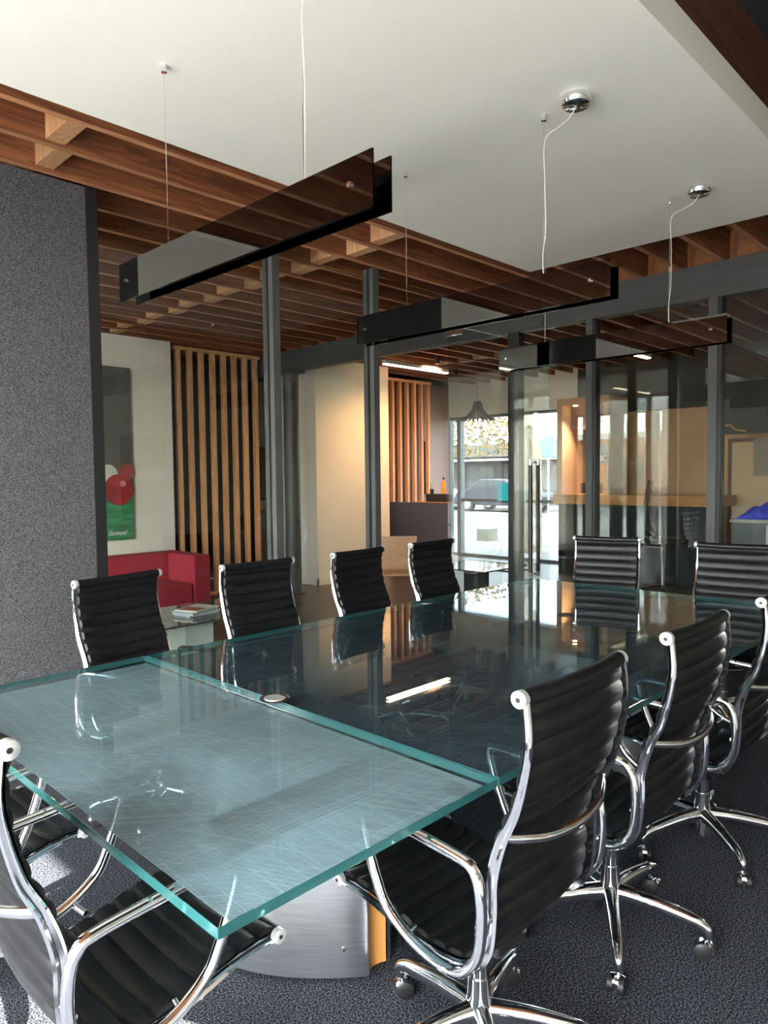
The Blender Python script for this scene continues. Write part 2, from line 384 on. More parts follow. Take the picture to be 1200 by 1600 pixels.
MB().box(-2.19, .70, 4.2, 7.8, 3.085, 3.118).build('ceiling_panel', white, ce)
JY = [3.285+.3255*i for i in range(0, 15)]
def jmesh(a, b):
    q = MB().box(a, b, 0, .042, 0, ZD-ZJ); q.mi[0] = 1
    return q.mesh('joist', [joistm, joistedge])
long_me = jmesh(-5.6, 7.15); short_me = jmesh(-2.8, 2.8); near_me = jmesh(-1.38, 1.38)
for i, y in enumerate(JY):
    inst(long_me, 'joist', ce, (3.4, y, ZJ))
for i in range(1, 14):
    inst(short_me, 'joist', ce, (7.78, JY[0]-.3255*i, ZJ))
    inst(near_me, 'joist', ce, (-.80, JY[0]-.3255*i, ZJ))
bl = MB().box(-.045, .045, 0, .2835, 0, ZD-ZJ-.02).mesh('blocking', blockm)
for i, y in enumerate(JY[:-1]):
    for k, bx in enumerate((1.48, 3.68)):
        off = .035 if i % 2 else -.035
        inst(bl, 'blocking', ce, (bx+off, y+.042, ZJ+.015))
    if y > 3.9 and y < 7: inst(bl, 'blocking', ce, (8.3+(.035 if i % 2 else -.035), y+.042, ZJ+.015))
bl2 = MB().box(-.02, .02, 0, .2835, 0, ZD-ZJ).mesh('blocking', deckm)
for i in range(-13, 13):
    y = JY[0]+.3255*i
    inst(bl2, 'blocking', ce, (5.93, y+.042, ZJ))
MB().box(5.80, 5.92, -1.35, 9.9, 2.848, 3.119).build('beam', beamgrey, ce, .004)
MB().box(.62, 4.94, 1.115, 3.17, 3.10, 3.235).build('ceiling_panel', white, ce)
MB().box(.62, 4.94, 1.13, 1.30, 3.236, 3.57).build('edge_beam', wood('dark_old_beam', (.16, .055, .025), (.06, .02, .01), 0, .8), ce)
MB().box(.62, 4.94, 3.05, 3.12, 3.236, 3.57).build('edge_beam', joistm, ce)
MB().box(4.90, 4.94, 1.30, 3.05, 3.236, 3.57).build('edge_beam', joistm, ce)
# ribbon of small cleats beside the panel
for bx, by in ((1.86, 3.19), (3.3, 3.19)):
    MB().box(bx-.09, bx+.09, by, by+.05, 3.15, 3.23).build('blocking', blockm, ce)

# post under the beam
pst = MB(); pst.lathe([(.10, 0), (.10, 2.80)], n=28); pst.box(-.13, .13, -.13, .13, 2.80, 2.846); pst.lathe([(.15, 0), (.15, .012), (.1, .02)])
o = pst.build('support_post', darkgrey); o.location = (5.72, 7.2, 0); tag(o, 'round black steel post holding the dark beam beside the white corner wall', 'post')

# ---------------------------------------------------------------- pendants
def pendant(x, ztop, label, canopy):
    r = empty('pendant_lamp', (x, 2.175, ztop), label=label, cat='lamp', group=None)
    hl = .76
    for dx in (0, .072):
        MB().box(dx-.003, dx+.003, -hl, hl, -.155, 0).build('glass_plate', smoked, r)
    MB().box(.018, .054, -hl+.1, hl-.1, -.10, -.06).build('lamp_tray', blackpaint, r)
    MB().box(.024, .048, -hl+.12, hl-.12, -.103, -.1).build('tube_diffuser', P('pendant_tube_off', (.5, .5, .48), .4) if 'pendant_tube_off' not in MT else MT['pendant_tube_off'], r)
    for y in (-hl+.09, hl-.06):
        MB().cyl((-.010, y, -.075), (.082, y, -.075), .008, 12).build('bolt', chrome2, r)
    for y in (-.42, .415):
        MB().cyl((.036, y, 3.1-ztop), (.036, y, -.06), .0013, 6).build('cable', chrome, r)
        MB().lathe([(.011, -.028), (.011, 0)], (.036, y, 3.1-ztop), 14).build('cable_anchor', chrome2, r)
        MB().lathe([(.005, -.01), (.004, .012)], (.036, y, 0), 10).build('cable_grip', chrome2, r)
    if canopy:
        cn = MB().lathe([(.055, -.042), (.062, -.036), (.062, 0)], (0.0, -.60, 3.1-ztop), 32).build('canopy', chrome2, r)
        z = 3.1-ztop
        pts = crom([(.0, -.60, z-.042), (.01, -.56, z-.075), (.02, -.5, z-.09), (.03, -.43, z-.12), (.012, -.44, z-.3), (.045, -.425, z-.5), (.03, -.42, z-.62), (.036, -.42, -.02)], 8)
    else:
        z = 3.1-ztop
        pts = crom([(.05, -.42, z), (.03, -.43, z-.2), (.045, -.42, z-.4), (.036, -.42, -.02)], 8)
    MB().tube(pts, .0022, 6).build('power_cord', P('clear_cord', (.6, .57, .5), .4) if 'clear_cord' not in MT else MT['clear_cord'], r)
    return r
pendant(1.425, 2.40, 'long smoked glass pendant lamp hanging nearest over the near end of the table', False)
pendant(2.815, 2.39, 'long smoked glass pendant lamp hanging over the middle of the table', True)
pendant(4.19, 2.375, 'long smoked glass pendant lamp hanging farthest, in front of the far glass wall', True)

# ---------------------------------------------------------------- table
tb = empty('conference_table', (0, 0, 0), label='long glass conference table with etched greenish top and curved metal pedestals', cat='table')
def slab(x0, x1, y0, y1, z0=.717, z1=.74):
    b = MB(); b.box(x0, x1, y0, y1, z0, z1)
    b.mi[-4:] = [1, 1, 1, 1]
    return b.build('glass_top', [tableglass, edgem], tb, .0015)
slab(.634, 1.443, 1.02, 2.845)
slab(1.451, 4.45, 1.02, 2.845)
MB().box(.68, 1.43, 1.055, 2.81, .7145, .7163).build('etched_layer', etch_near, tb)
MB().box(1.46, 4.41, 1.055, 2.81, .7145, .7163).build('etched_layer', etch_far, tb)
tealbar = noisy('support_rail_metal', (.02, .035, .045), (.03, .045, .055), ns=4, rough=.4)
for y in (1.37, 2.04):
    MB().box(.86, 3.9, y-.05, y+.05, .655, .713).build('support_rail', tealbar, tb, .004)
for x in (1.445, 2.95): MB().box(x-.04, x+.04, 1.42, 1.99, .665, .713).build('cross_rail', tealbar, tb)
for x, y in ((1.37, 1.09), (1.37, 2.77), (4.3, 1.09), (4.3, 2.77)):
    MB().box(x-.035, x+.035, y-.035, y+.035, .70, .7145).build('glass_pad', steel, tb)
g = MB().lathe([(.05, -.001), (.052, .001), (.046, .003), (.040, .002)], (1.456, 1.95, .742), 32); gr = g.build('cable_grommet', chrome2, tb)
MB().prism([(1.456+.036*math.cos(a*PI/12), 1.95+.036*math.sin(a*PI/12)) for a in range(2, 23)], 2, .743, .7452).build('lid', satin, gr)
g = MB().lathe([(.045, -.001), (.045, .002), (.038, .003), (.038, .001)], (3.4, 1.95, .742), 32); g.build('cable_grommet', blackpaint, tb)
def shell(x, sgn, xe):
    b = MB(); n = 20; ro = []; 
    pts = []
    for i in range(n+1):
        t = -1+2*i/n; pts.append((xe-sgn*(.27*(1-t*t)), 1.93+.455*t))
    inner = [(px+sgn*.012, py) for px, py in pts]
    poly = pts+inner[::-1]
    vs = [(a, b2, .012) for a, b2 in poly]+[(a, b2, .652) for a, b2 in poly]; k = len(poly)
    fs = [(i, (i+1) % k, k+(i+1) % k, k+i) for i in range(k)]
    b.add(vs, fs, 0, True)
    for i in range(n): b.add([], []) 
    m_ = n+1
    fs2 = [(i, i+1, 2*m_-2-i, 2*m_-1-i) for i in range(n)]
    b.add(vs, fs2+[tuple(q+k for q in f) for f in fs2], 0, False)
    return b
for X0, X1 in ((1.42, 1.52), (3.30, 3.40)):
    for xe, sgn in ((X0, 1), (X1, -1)):
        sh = shell(0, sgn, xe).build('pedestal_shell', steel, tb)
        if sgn == 1:
            for y in (1.52, 2.34):
                for z in (.10, .33, .52):
                    q = (y-1.93)/.455; xx = xe-.27*(1-q*q)
                    MB().cyl((xx-.004, y, z), (xx+.006, y, z), .007, 10).build('screw', chrome2, sh)
    for y in (1.49, 2.37):
        s = -1 if y < 1.93 else 1
        poly = [(X0+.012, 0)]
        b = MB(); w_ = X1-X0-.024; n = 12
        vs = []
        for i in range(n+1):
            t = i/n; xx = X0+.012+w_*t; yy = y-s*.012*math.sin(PI*t)
            for z in (.012, .652):
                vs += [(xx, yy-.009, z), (xx, yy+.009, z)]
        fs = []
        for i in range(n):
            a = 4*i; c = 4*(i+1)
            fs += [(a, c, c+2, a+2), (a+1, a+3, c+3, c+1), (a, a+1, c+1, c), (a+2, c+2, c+3, a+3)]
        fs += [(0, 2, 3, 1), (4*n, 4*n+1, 4*n+3, 4*n+2)]
        b.add(vs, fs, 0, False).build('pedestal_side', basewood, tb)

# ---------------------------------------------------------------- aluminium office chair (hub at origin, facing +y)
PROF = [(-.324, 1.046), (-.331, .94), (-.303, .815), (-.265, .73), (-.240, .64), (-.236, .553), (-.222, .470), (-.172, .420), (-.063, .412), (.04, .433), (.12, .450), (.205, .456), (.235, .449)]
prof = crom([(0, y, z) for y, z in PROF], 10)
def offset_prof(pts, d):
    out = []
    for i, p in enumerate(pts):
        t = (pts[min(i+1, len(pts)-1)]-pts[max(i-1, 0)]).normalized(); n = Vector((0, -t.z, t.y))
        out.append(p+n*d)
    return out
def sling_mesh():
    # sample by arc length
    L = [0]
    for a, b in zip(prof[:-1], prof[1:]): L.append(L[-1]+(b-a).length)
    tot = L[-1]; nr = round(tot/.0515); ss = 8
    b = MB(); W = .209; xs = [-W, -W+.006, -W*.6, -W*.2, W*.2, W*.6, W-.006, W]
    rows = []
    def at(s):
        import bisect
        i = min(max(bisect.bisect(L, s)-1, 0), len(prof)-2); t = (s-L[i])/max(L[i+1]-L[i], 1e-9)
        p = prof[i].lerp(prof[i+1], t); d = (prof[i+1]-prof[i]).normalized(); return p, Vector((0, -d.z, d.y))
    nS = nr*ss
    for side in (1, -1):
        vs = []
        for k in range(nS+1):
            p, n = at(tot*k/nS); fr = (k % ss)/ss; h = .0035+(.0085 if side > 0 else .007)*abs(math.sin(PI*fr))**.5
            for j, x in enumerate(xs):
                hh = h if 0 < j < len(xs)-1 else .002
                sag = .012*(1-(x/W)**2)
                q = p+n*(-side*hh*-1)-n*sag*(1 if True else 0)
                vs.append((x, q.y, q.z))
        m_ = len(xs); fs = [(k*m_+j, k*m_+j+1, (k+1)*m_+j+1, (k+1)*m_+j) for k in range(nS) for j in range(m_-1)]
        b.add(vs, fs, 0, True)
    return b
def rail(b, sx):
    # flat band with a rounded rear lip, following the profile
    pts = offset_prof(prof, -.013); n = len(pts); vs = []
    for i, p in enumerate(pts):
        t = (pts[min(i+1, n-1)]-pts[max(i-1, 0)]).normalized(); nn = Vector((0, -t.z, t.y))
        u = i/(n-1); d = .0065+.0095*math.sin(PI*min(u*1.1, 1))**1.5
        x0, x1 = sx*.2095, sx*.222
        for (xx, dd) in ((x0, .8), (x1-sx*.004, 1), (x1, .6), (x1-sx*.005, 0), (x1, -.6), (x1-sx*.004, -1), (x0, -.8)):
            q = p+nn*d*dd; vs.append((xx, q.y, q.z))
    m_ = 7; fs = []
    for i in range(n-1):
        for j in range(m_): fs.append((i*m_+j, i*m_+(j+1) % m_, (i+1)*m_+(j+1) % m_, (i+1)*m_+j))
    fs += [tuple(range(m_)), tuple(range((n-1)*m_, n*m_))]
    b.add(vs, fs, 0, True)
def make_chair():
    r = empty('office_chair')
    sl = sling_mesh().build('sling', leather, r)
    for k, (y, z, rad) in enumerate(((-.326, 1.043, .0185), (.232, .447, .0165))):
        pts = [(x, y-(.010*(1-(x/.21)**2) if k == 0 else 0), z-(.004*(1-(x/.21)**2))) for x in [-.212+.424*i/10 for i in range(11)]]
        MB().tube(pts, rad, 14).build('sling_roll', leather, r)
        for s in (-1, 1):
            cp = MB().tube([(s*.211, y, z), (s*.2265, y, z), (s*.228, y, z)], [rad, rad, rad*.88], 20).build('end_cap', satin, r)
            MB().tube([(s*.2281, y, z), (s*.2288, y, z)], [rad*.3, rad*.3], 10).build('screw', rubber, cp)
    for s in (-1, 1):
        b = MB(); rail(b, s); b.build('side_rail', chrome, r)
        loop = [(s*.262, y, z) for y, z in ((-.205, .683), (-.06, .694), (.07, .702), (.098, .685), (.082, .62), (.05, .54), (.018, .487), (-.05, .443), (-.13, .423), (-.20, .430), (-.245, .480), (-.258, .56), (-.254, .63), (-.238, .668))]
        a = MB(); a.tube(crom(loop, 6, True), .0125, 10, True, up=(1, 0, 0), sq=1.05)
        for y, z in ((-.25, .545), (-.04, .435)): a.tube([(s*.215, y+.012, z-.004), (s*.262, y, z+.004)], .008, 8)
        a.build('armrest', chrome, r)
    pts = crom([(x*.208, -.285-.055*(1-abs(x)**2.5), .735-.022*(1-x*x)) for x in (-1, -.85, -.5, 0, .5, .85, 1)], 4)
    MB().tube(pts, .0085, 8, sq=1.3, up=(0, 0, 1)).build('back_stretcher', chrome, r)
    b = MB()
    for y, z in ((-.165, .405), (.03, .415)):
        b.tube(crom([(-.214, y, z), (-.15, y, z-.028), (-.06, y*.6, z-.05), (.06, y*.6, z-.05), (.15, y, z-.028), (.214, y, z)], 5), .0115, 8)
    b.build('seat_spreader', chrome, r)
    b = MB(); b.prism([(-.055, -.10), (.055, -.10), (.045, .06), (-.045, .06)], 2, .325, .372)
    b.build('tilt_housing', rubber, r, .008)
    b = MB(); b.tube([(.03, -.02, .345), (.17, -.06, .338)], .005, 8); b.tube([(.17+.028*math.cos(t*PI/6), -.06+.0*t, .325+.018*math.sin(t*PI/6)) for t in range(12)], .004, 6, True)
    b.build('height_lever', chrome, r)
    b = MB(); b.lathe([(.045, .055), (.042, .075), (.036, .13), (.030, .17), (.028, .215)], n=24); b.lathe([(.024, .21), (.024, .27)]); b.build('column', chrome, r)
    MB().lathe([(.019, .265), (.019, .33)]).build('gas_lift', rubber, r)
    lb = MB(); pts = crom([(0, .02, .125), (0, .12, .122), (0, .23, .108), (0, .272, .098), (0, .292, .085), (0, .296, .060)], 4)
    n = len(pts); lb.tube(pts, [.031-.014*min(i/(n*.7), 1) for i in range(n)], 10, up=(1, 0, 0), sq=.8)
    leg_me = lb.mesh('base_leg', chrome)
    cb = MB(); cb.tube([(0, 0, .062), (0, 0, .048)], .007, 8)
    # hood: three-quarter shell over the wheels
    hood = []
    cb.tube([(-.007, -.004, .027), (.007, -.004, .027)], .0262, 20)
    for s in (-1, 1): cb.tube([(s*.0075, -.012, .027), (s*.021, -.012, .027)], [.0268, .0235], 20)
    cast_me = cb.mesh('castor', chrome2)
    wb_ = MB()
    for s in (-1, 1): wb_.tube([(s*.008, -.016, .0255), (s*.023, -.016, .0255), (s*.0255, -.016, .0255)], [.0253, .0253, .021], 20)
    wheel_me = wb_.mesh('wheel', rubber)
    for k in range(5):
        a = 2*PI*k/5-.22
        inst(leg_me, 'base_leg', r, (0, 0, 0), a)
        ca = a+[.9, -2.1, 2.8, .2, -1.1][k]
        c = inst(cast_me, 'castor', r, (-.296*math.sin(a), .296*math.cos(a), 0), ca)
        inst(wheel_me, 'wheel', c)
    return r
chair = make_chair()
for c in chair.children:
    if c.name.split('.')[0] in ('sling', 'sling_roll', 'end_cap', 'side_rail', 'armrest', 'back_stretcher', 'seat_spreader'): c.location.y += .055
def turn_base(o, d):
    for c in o.children:
        if c.name.split('.')[0] in ('base_leg', 'castor'):
            x, y, z = c.location; c.location = (x*math.cos(d)-y*math.sin(d), x*math.sin(d)+y*math.cos(d), z); c.rotation_euler.z += d
G = 'office chairs around the conference table'
D2 = math.radians
spots = [
 (1.43, 1.125, 0, 'black ribbed office chair nearest the camera at the right side of the table'),
 (2.15, 1.125, 0, 'black ribbed office chair second along the right side of the table, behind the nearest one'),
 (2.90, 1.105, 0, 'black ribbed office chair third along the right side, cut by the right picture edge'),
 (1.53, 2.81, D2(190), 'black ribbed office chair at the left side, nearest the grey felt wall panel'),
 (2.194, 2.74, D2(179), 'black ribbed office chair at the left side, in front of the first tall mullion'),
 (2.95, 2.74, D2(183.8), 'black ribbed office chair at the left side in front of the white corner wall'),
 (3.645, 2.77, D2(181), 'black ribbed office chair at the left side next to the wooden visitor chair'),
 (4.29, 2.243, D2(106), 'black ribbed office chair at the far end of the table near the open glass door'),
 (4.288, 1.458, D2(97.4), 'black ribbed office chair at the far end of the table toward the right'),
 (.728, 1.507, D2(-90), 'black ribbed office chair at the near end, its sunlit back cut by the left edge'),
 (.61, 2.30, D2(-86), 'black ribbed office chair mostly under the near end, only seat and arm showing'),
]
for i, (x, y, a, lab) in enumerate(spots):
    o = chair if i == 0 else copy_tree(chair)
    o.location = (x+.055*math.sin(a), y-.055*math.cos(a), 0); o.rotation_euler = (0, 0, a); tag(o, lab, 'chair', G)
for o, d in zip([q for q in C.objects if q.get('category') == 'chair'], [.17, -.18, .1, .5, -.2, .9, .3, -.4, .6, .2, 1.0]): turn_base(o, d)

# ---------------------------------------------------------------- lobby behind the left glass
so = empty('sofa', (3.1, 6.83, 0), label='low crimson wool sofa with block arm by the white wall', cat='sofa')
MB().box(-.95, .93, -.38, .38, .10, .16).build('plinth', plym, so)
MB().box(-.95, .72, -.38, .15, .17, .42).build('seat_cushion', redsofa, so, .02)
MB().box(-.95, .93, .16, .38, .17, .70).build('backrest', redsofa, so, .02)
MB().box(.73, .93, -.38, .15, .17, .70).build('armrest', redsofa, so, .02)
for x in (-.85, .83):
    for y in (-.3, .3): MB().box(x-.025, x+.025, y-.025, y+.025, 0, .10).build('leg', chrome, so)
# painting
pa = empty('painting', (2.85, 7.815, 0), label='tall unframed painting of a red ball on green by the red sofa', cat='painting')
MB().box(-1.0, 1.0, -.045, 0, .80, 2.75).build('canvas', noisy('painted_grey', (.07, .07, .072), (.10, .1, .1), ns=3, rough=.6), pa)
MB().box(-1.0, 1.0, -.048, -.0455, .80, 1.46).build('green_ground', noisy('painted_green', (.01, .10, .045), (.04, .28, .12), (1, 1, 6), 3, 5, .6), pa)
def disc(x, z, r, y, nm, m): 
    MB().add([(x+r*math.cos(2*PI*k/36), y, z+r*math.sin(2*PI*k/36)) for k in range(36)]+[(x+r*math.cos(2*PI*k/36), y-.002, z+r*math.sin(2*PI*k/36)) for k in range(36)],
      [tuple(range(36)), tuple(range(36, 72))]+[(k, (k+1) % 36, 36+(k+1) % 36, 36+k) for k in range(36)]).build(nm, m, pa)
disc(.93, 1.57, .09, -.049, 'small_red_shape', noisy('painted_brick_red', (.25, .03, .03), (.36, .06, .06), ns=8))
disc(.71, 1.54, .115, -.0515, 'white_ball', noisy('painted_white', (.5, .5, .42), (.62, .62, .56), ns=6))
disc(.60, 1.61, .05, -.054, 'cream_ball', P('painted_cream', (.5, .36, .2), .6))
disc(.83, 1.37, .175, -.0565, 'red_ball', noisy('painted_red', (.17, .01, .012), (.36, .02, .025), (1, 1, 2), 3))
disc(.88, 1.44, .035, -.059, 'ball_highlight', P('painted_pink', (.55, .2, .22), .6))
def text(body, size, m, parent, loc, rot, name='lettering', ext=.001, shear=0, align='CENTER'):
    cu = bpy.data.curves.new(name, 'FONT'); cu.body = body; cu.size = size; cu.extrude = ext; cu.shear = shear; cu.align_x = align
    cu.materials.append(m); tmp = bpy.data.objects.new(name+'_curve', cu)
    me = bpy.data.meshes.new_from_object(tmp); bpy.data.objects.remove(tmp)
    o = bpy.data.objects.new(name, me); C.objects.link(o); o.parent = parent; o.location = loc; o.rotation_euler = rot; return o
text('Samuel', .075, whitep, pa, (.80, -.05, .86), (PI/2, 0, 0), 'signature', .0005, .4)
# coffee table with magazines
ct = empty('coffee_table', (2.55, 5.15, 0), label='low glass coffee table on pale frosted legs in front of the sofa', cat='table')
MB().box(-1.1, 1.25, -.48, .30, .405, .42).build('glass_top', P('grey_glass', (.10, .12, .12), .06, 0, .8), ct)
for x in (-.8, .34, .95): MB().box(x-.13, x+.11, -.36, -.05, 0, .404).build('leg', frostbox, ct)
cols = [(.55, .6, .68), (.7, .7, .68), (.35, .42, .5), (.8, .78, .72)]
for k in range(4):
    dx = [0, .01, -.012, .008][k]
    me = MB().box(-.14, .14, -.11, .11, 0, .011)
    o = me.build('magazine', P('magazine_cover_%d' % k, cols[k], .35)); o.location = (2.98+dx, 5.0, .4205+.0115*k); o.rotation_euler = (0, 0, .1+.09*k)
    tag(o, ['light blue magazine at the bottom of the stack on the glass coffee table', 'pale grey magazine second from the bottom on the glass coffee table', 'blue grey magazine second from the top on the glass coffee table', 'cream magazine on top of the stack on the glass coffee table'][k], 'magazine', 'magazines on the coffee table')
MB().box(-.12, .0, -.09, .09, .0112, .0122).build('cover_picture', P('magazine_print', (.35, .12, .08), .4), o)
# slat screens
def screen(name, x0, n, pitch, y, z0, z1, label, floor_rail=True):
    r = empty(name, (x0, y, 0), label=label, cat='screen')
    me = MB().box(-.025, .025, -.034, .034, z0+.04, z1-.04).mesh('slat', slatm)
    for i in range(n): inst(me, 'slat', r, (i*pitch, 0, 0))
    MB().box(-.07, (n-1)*pitch+.05, -.05, .05, z1-.04, z1).build('top_rail', slatm, r)
    MB().box(-.07, (n-1)*pitch+.05, -.05, .05, z0, z0+.04).build('bottom_rail', slatm, r)
screen('slat_screen', 4.55, 8, .163, 7.93, 0, 3.10, 'wooden screen of eight spaced vertical slats beside the painting wall')
screen('slat_screen', 8.12, 8, .178, 8.05, 0, 3.08, 'wooden screen of close vertical slats behind the grey reception desk')
# picture and shelf on the back wall seen past the screen
pc = empty('framed_picture', (7.2, 9.99, 0), label='orange red picture on the back wall behind the slats', cat='picture')
MB().box(-.5, .5, -.03, 0, 1.1, 2.0).build('frame', blackpaint, pc)
MB().box(-.46, .46, -.034, -.03, 1.14, 1.96).build('print', noisy('orange_print', (.30, .06, .02), (.08, .05, .04), ns=5), pc)
wbk = MB().box(7.12, 8.4, 9.93, 9.995, 0, 3.1).build('wall_niche', P('beige_paint', (.42, .33, .24), .7)); wbk['kind'] = 'structure'
pc.location = (7.65, 9.92, 0)
sh = MB().box(7.12, 8.3, 9.6, 9.92, .88, .95).build('wall_shelf', deskwood); tag(sh, 'wooden ledge below the orange picture on the back wall', 'shelf')

# reception desk, printer, bits on it
rd = empty('reception_desk', (8.25, 7.4, 0), label='tall grey reception desk in front of the wooden slats', cat='desk')
MB().box(0, .04, -.66, .55, 0, 1.075).build('front_panel', greydesk, rd)
MB().box(.04, .30, -.50, .5, .72, .75).build('desktop', greydesk, rd)
MB().box(-.01, .22, -.62, .0, 1.076, 1.09).build('ledge', deskwood, rd)
o = MB().box(8.28, 8.45, 6.78, 7.17, 1.091, 1.21).build('printer', blackpaint, None, .01); tag(o, 'black box on the ledge of the grey reception desk', 'box')
bt = MB().lathe([(.03, 0), (.032, .02), (.032, .17), (.012, .2), (.012, .215)]).build('bottle', P('amber_liquid', (.75, .33, .02), .3)); bt.location = (8.35, 6.87, 1.2105)
tag(bt, 'small amber bottle standing on the black box on the reception desk', 'bottle')
MB().lathe([(.013, .215), (.014, .25)]).build('cap', blackpaint, bt)
ph = empty('pen_cup', (8.35, 7.10, 1.2105), label='black cup of pens on the black box on the reception desk', cat='cup')
MB().lathe([(.03, 0), (.033, .07), (.028, .07), (.026, .01)]).build('cup', blackpaint, ph)
for k in range(4):
    a = k*1.6; MB().cyl((.008*math.cos(a), .008*math.sin(a), .012), (.03*math.cos(a), .03*math.sin(a), .14+.02*k), .004, 6).build('pen', [whitep, blackpaint, yellowp, steel][k], ph)
o = MB().box(9.72, 9.82, 8.38, 8.455, 1.15, 2.1).build('wall_monitor', blackpaint); tag(o, 'black upright panel on the pale wall beside the slat screen', 'panel')

# LED strips
def led(x0, x1, y, z, label):
    r = empty('led_strip_light', ((x0+x1)/2, y, z), label=label, cat='lamp'); h = (x1-x0)/2
    MB().box(-h, h, -.035, .035, 0, .05).build('housing', whitep, r)
    MB().box(-h+.01, h-.01, -.03, .03, -.012, -.001).build('diffuser', ledm, r)
    for x in (-h+.1, h-.1): MB().cyl((x, 0, .05), (x, 0, (3.084 if x0 < 0 else ZJ)-z-.001), .002, 6).build('cable', chrome, r)
led(6.7, 8.0, 6.5, 2.95, 'glowing linear lamp hanging in front of the reception slats')
led(8.19, 8.95, 3.97, 2.96, 'glowing linear lamp beyond the far glass wall')
led(-.7, .6, 5.5, 2.90, 'glowing linear lamp in the lobby behind the grey felt wall')

# black ribbed pendant near shopfront
pl = empty('pendant_lamp', (7.0, 5.22, 2.15), label='black flared rib pendant shade hanging before the shopfront window', cat='lamp')
for k in range(20):
    a = 2*PI*k/20
    pts = crom([(r_*math.cos(a), r_*math.sin(a), z) for r_, z in ((.205, .0), (.19, .012), (.13, .05), (.075, .11), (.05, .17), (.045, .20))], 4)
    MB().tube(pts, .011, 6, sq=.5).build('rib', blackpaint, pl)
MB().lathe([(.05, .19), (.05, .225), (.02, .23)]).build('crown', blackpaint, pl)
MB().lathe([(.02, .12), (.035, .10), (.035, .06), (.02, .04)]).build('bulb', P('bulb_glass', (.7, .7, .65), .2), pl)
MB().cyl((0, 0, .22), (0, 0, ZD-2.15-.01), .003, 6).build('cord', rubber, pl)

# plywood visitor chair
vc = empty('visitor_chair', (5.62, 5.25, 0), math.radians(138), 'bent plywood chair with metal legs and black arms at left of the door', 'chair')
sv = MB(); path = crom([(0, -.25, .82), (0, -.235, .70), (0, -.205, .58), (0, -.19, .50), (0, -.15, .45), (0, -.02, .44), (0, .2, .455), (0, .235, .44)], 6)
wd = lambda i: .225-.03*math.sin(PI*i/len(path)) 
vs = []
for i, p in enumerate(path):
    t = (path[min(i+1, len(path)-1)]-path[max(i-1, 0)]).normalized(); n_ = Vector((0, -t.z, t.y))*.006
    for x in (-wd(i), wd(i)):
        for s in (-1, 1): q = p+n_*s; vs.append((x, q.y, q.z))
fs = []
for i in range(len(path)-1):
    a, b = 4*i, 4*i+4
    fs += [(a, a+2, b+2, b), (a+1, b+1, b+3, a+3), (a, b, b+1, a+1), (a+2, a+3, b+3, b+2)]
fs += [(0, 1, 3, 2), tuple(4*(len(path)-1)+q for q in (0, 2, 3, 1))]
sv.add(vs, fs, 0, True).build('seat_shell', plym, vc)
for x in (-.22, .22):
    for y0, y1 in ((-.12, -.24), (.12, .22)): MB().cyl((x, y0, .43), (x*1.1, y1, 0), .009, 8).build('leg', chrome, vc)
    MB().tube(crom([(x*1.12, .16, .44), (x*1.2, .15, .6), (x*1.2, .08, .64), (x*1.2, -.15, .65)], 5), .014, 8).build('armrest', rubber, vc)
# side table
st = empty('side_table', (6.45, 4.9, 0), label='dark glass side table beside the plywood chair beyond the open door', cat='table')
MB().box(-.45, .35, -.5, .3, .47, .485).build('glass_top', P('dark_glass', (.03, .04, .05), .05, 0, .8), st)
MB().box(-.15, .05, -.2, 0, 0, .469).build('leg', blackpaint, st)

# ---------------------------------------------------------------- far room: counter, niche, chair, kitchenette
cn = empty('service_counter', (9.4, 0, 0), label='long counter with wooden top apron and dark textured front beyond the far glass', cat='counter')
MB().box(0, .65, 3.25, 5.62, 1.05, 1.19).build('counter_top', deskwood, cn)
MB().box(.05, .10, 3.27, 5.55, 0, 1.05).build('front_panel', insul, cn)
MB().box(.05, .65, 5.50, 5.56, 0, 1.05).build('side_panel', insul, cn)
nc = empty('wall_niche_cabinet', (9.45, 4.6, 0), label='tan boxed cabinet with lit brown niche standing on the counter', cat='cabinet')
MB().box(0, .6, .90, .99, 1.191, 2.60).build('side_panel', tanwall, nc)
MB().box(0, .6, .17, .25, 1.191, 2.60).build('side_panel', tanwall, nc)
MB().box(0, .6, .25, .90, 2.50, 2.60).build('top_panel', tanwall, nc)
MB().box(.55, .6, .25, .90, 1.35, 2.50).build('back_panel', brownin, nc)
MB().box(.55, .6, .25, .90, 1.191, 1.35).build('base_panel', blackpaint, nc)
MB().box(.25, .4, .25, .9, 2.15, 2.5).build('valance', P('niche_valance', (.16, .085, .06), .6), nc)
MB().lathe([(.03, 0), (.03, .01)], (.12, .75, 2.488), 14).build('spotlight', emit('spot_lens', (1, .8, .5), 14), nc)
l = bpy.data.lights.new('niche_spot', 'SPOT'); l.energy = 45; l.color = (1, .75, .48); l.spot_size = 2.2; l.spot_blend = .8; l.shadow_soft_size = .04
lo = bpy.data.objects.new('niche_spot', l); C.objects.link(lo); lo.location = (9.5, 5.2, 2.44); lo.rotation_euler = (0, math.radians(15), 0)
# flush door outline on the tan wall
dd = MB(); dd.box(10.37, 10.4, 3.42, 3.47, 0, 1.95); dd.box(10.37, 10.4, 2.55, 2.60, 0, 1.95); dd.box(10.37, 10.4, 3.47-.87, 3.42, 1.90, 1.95)
dq = dd.build('door_2', P('dark_door_frame', (.12, .08, .06), .6)); dq['kind'] = 'structure'
MB().box(10.375, 10.4, 2.60, 3.42, 0, 1.90).build('door_leaf', P('light_door', (.6, .42, .27), .5), dq)
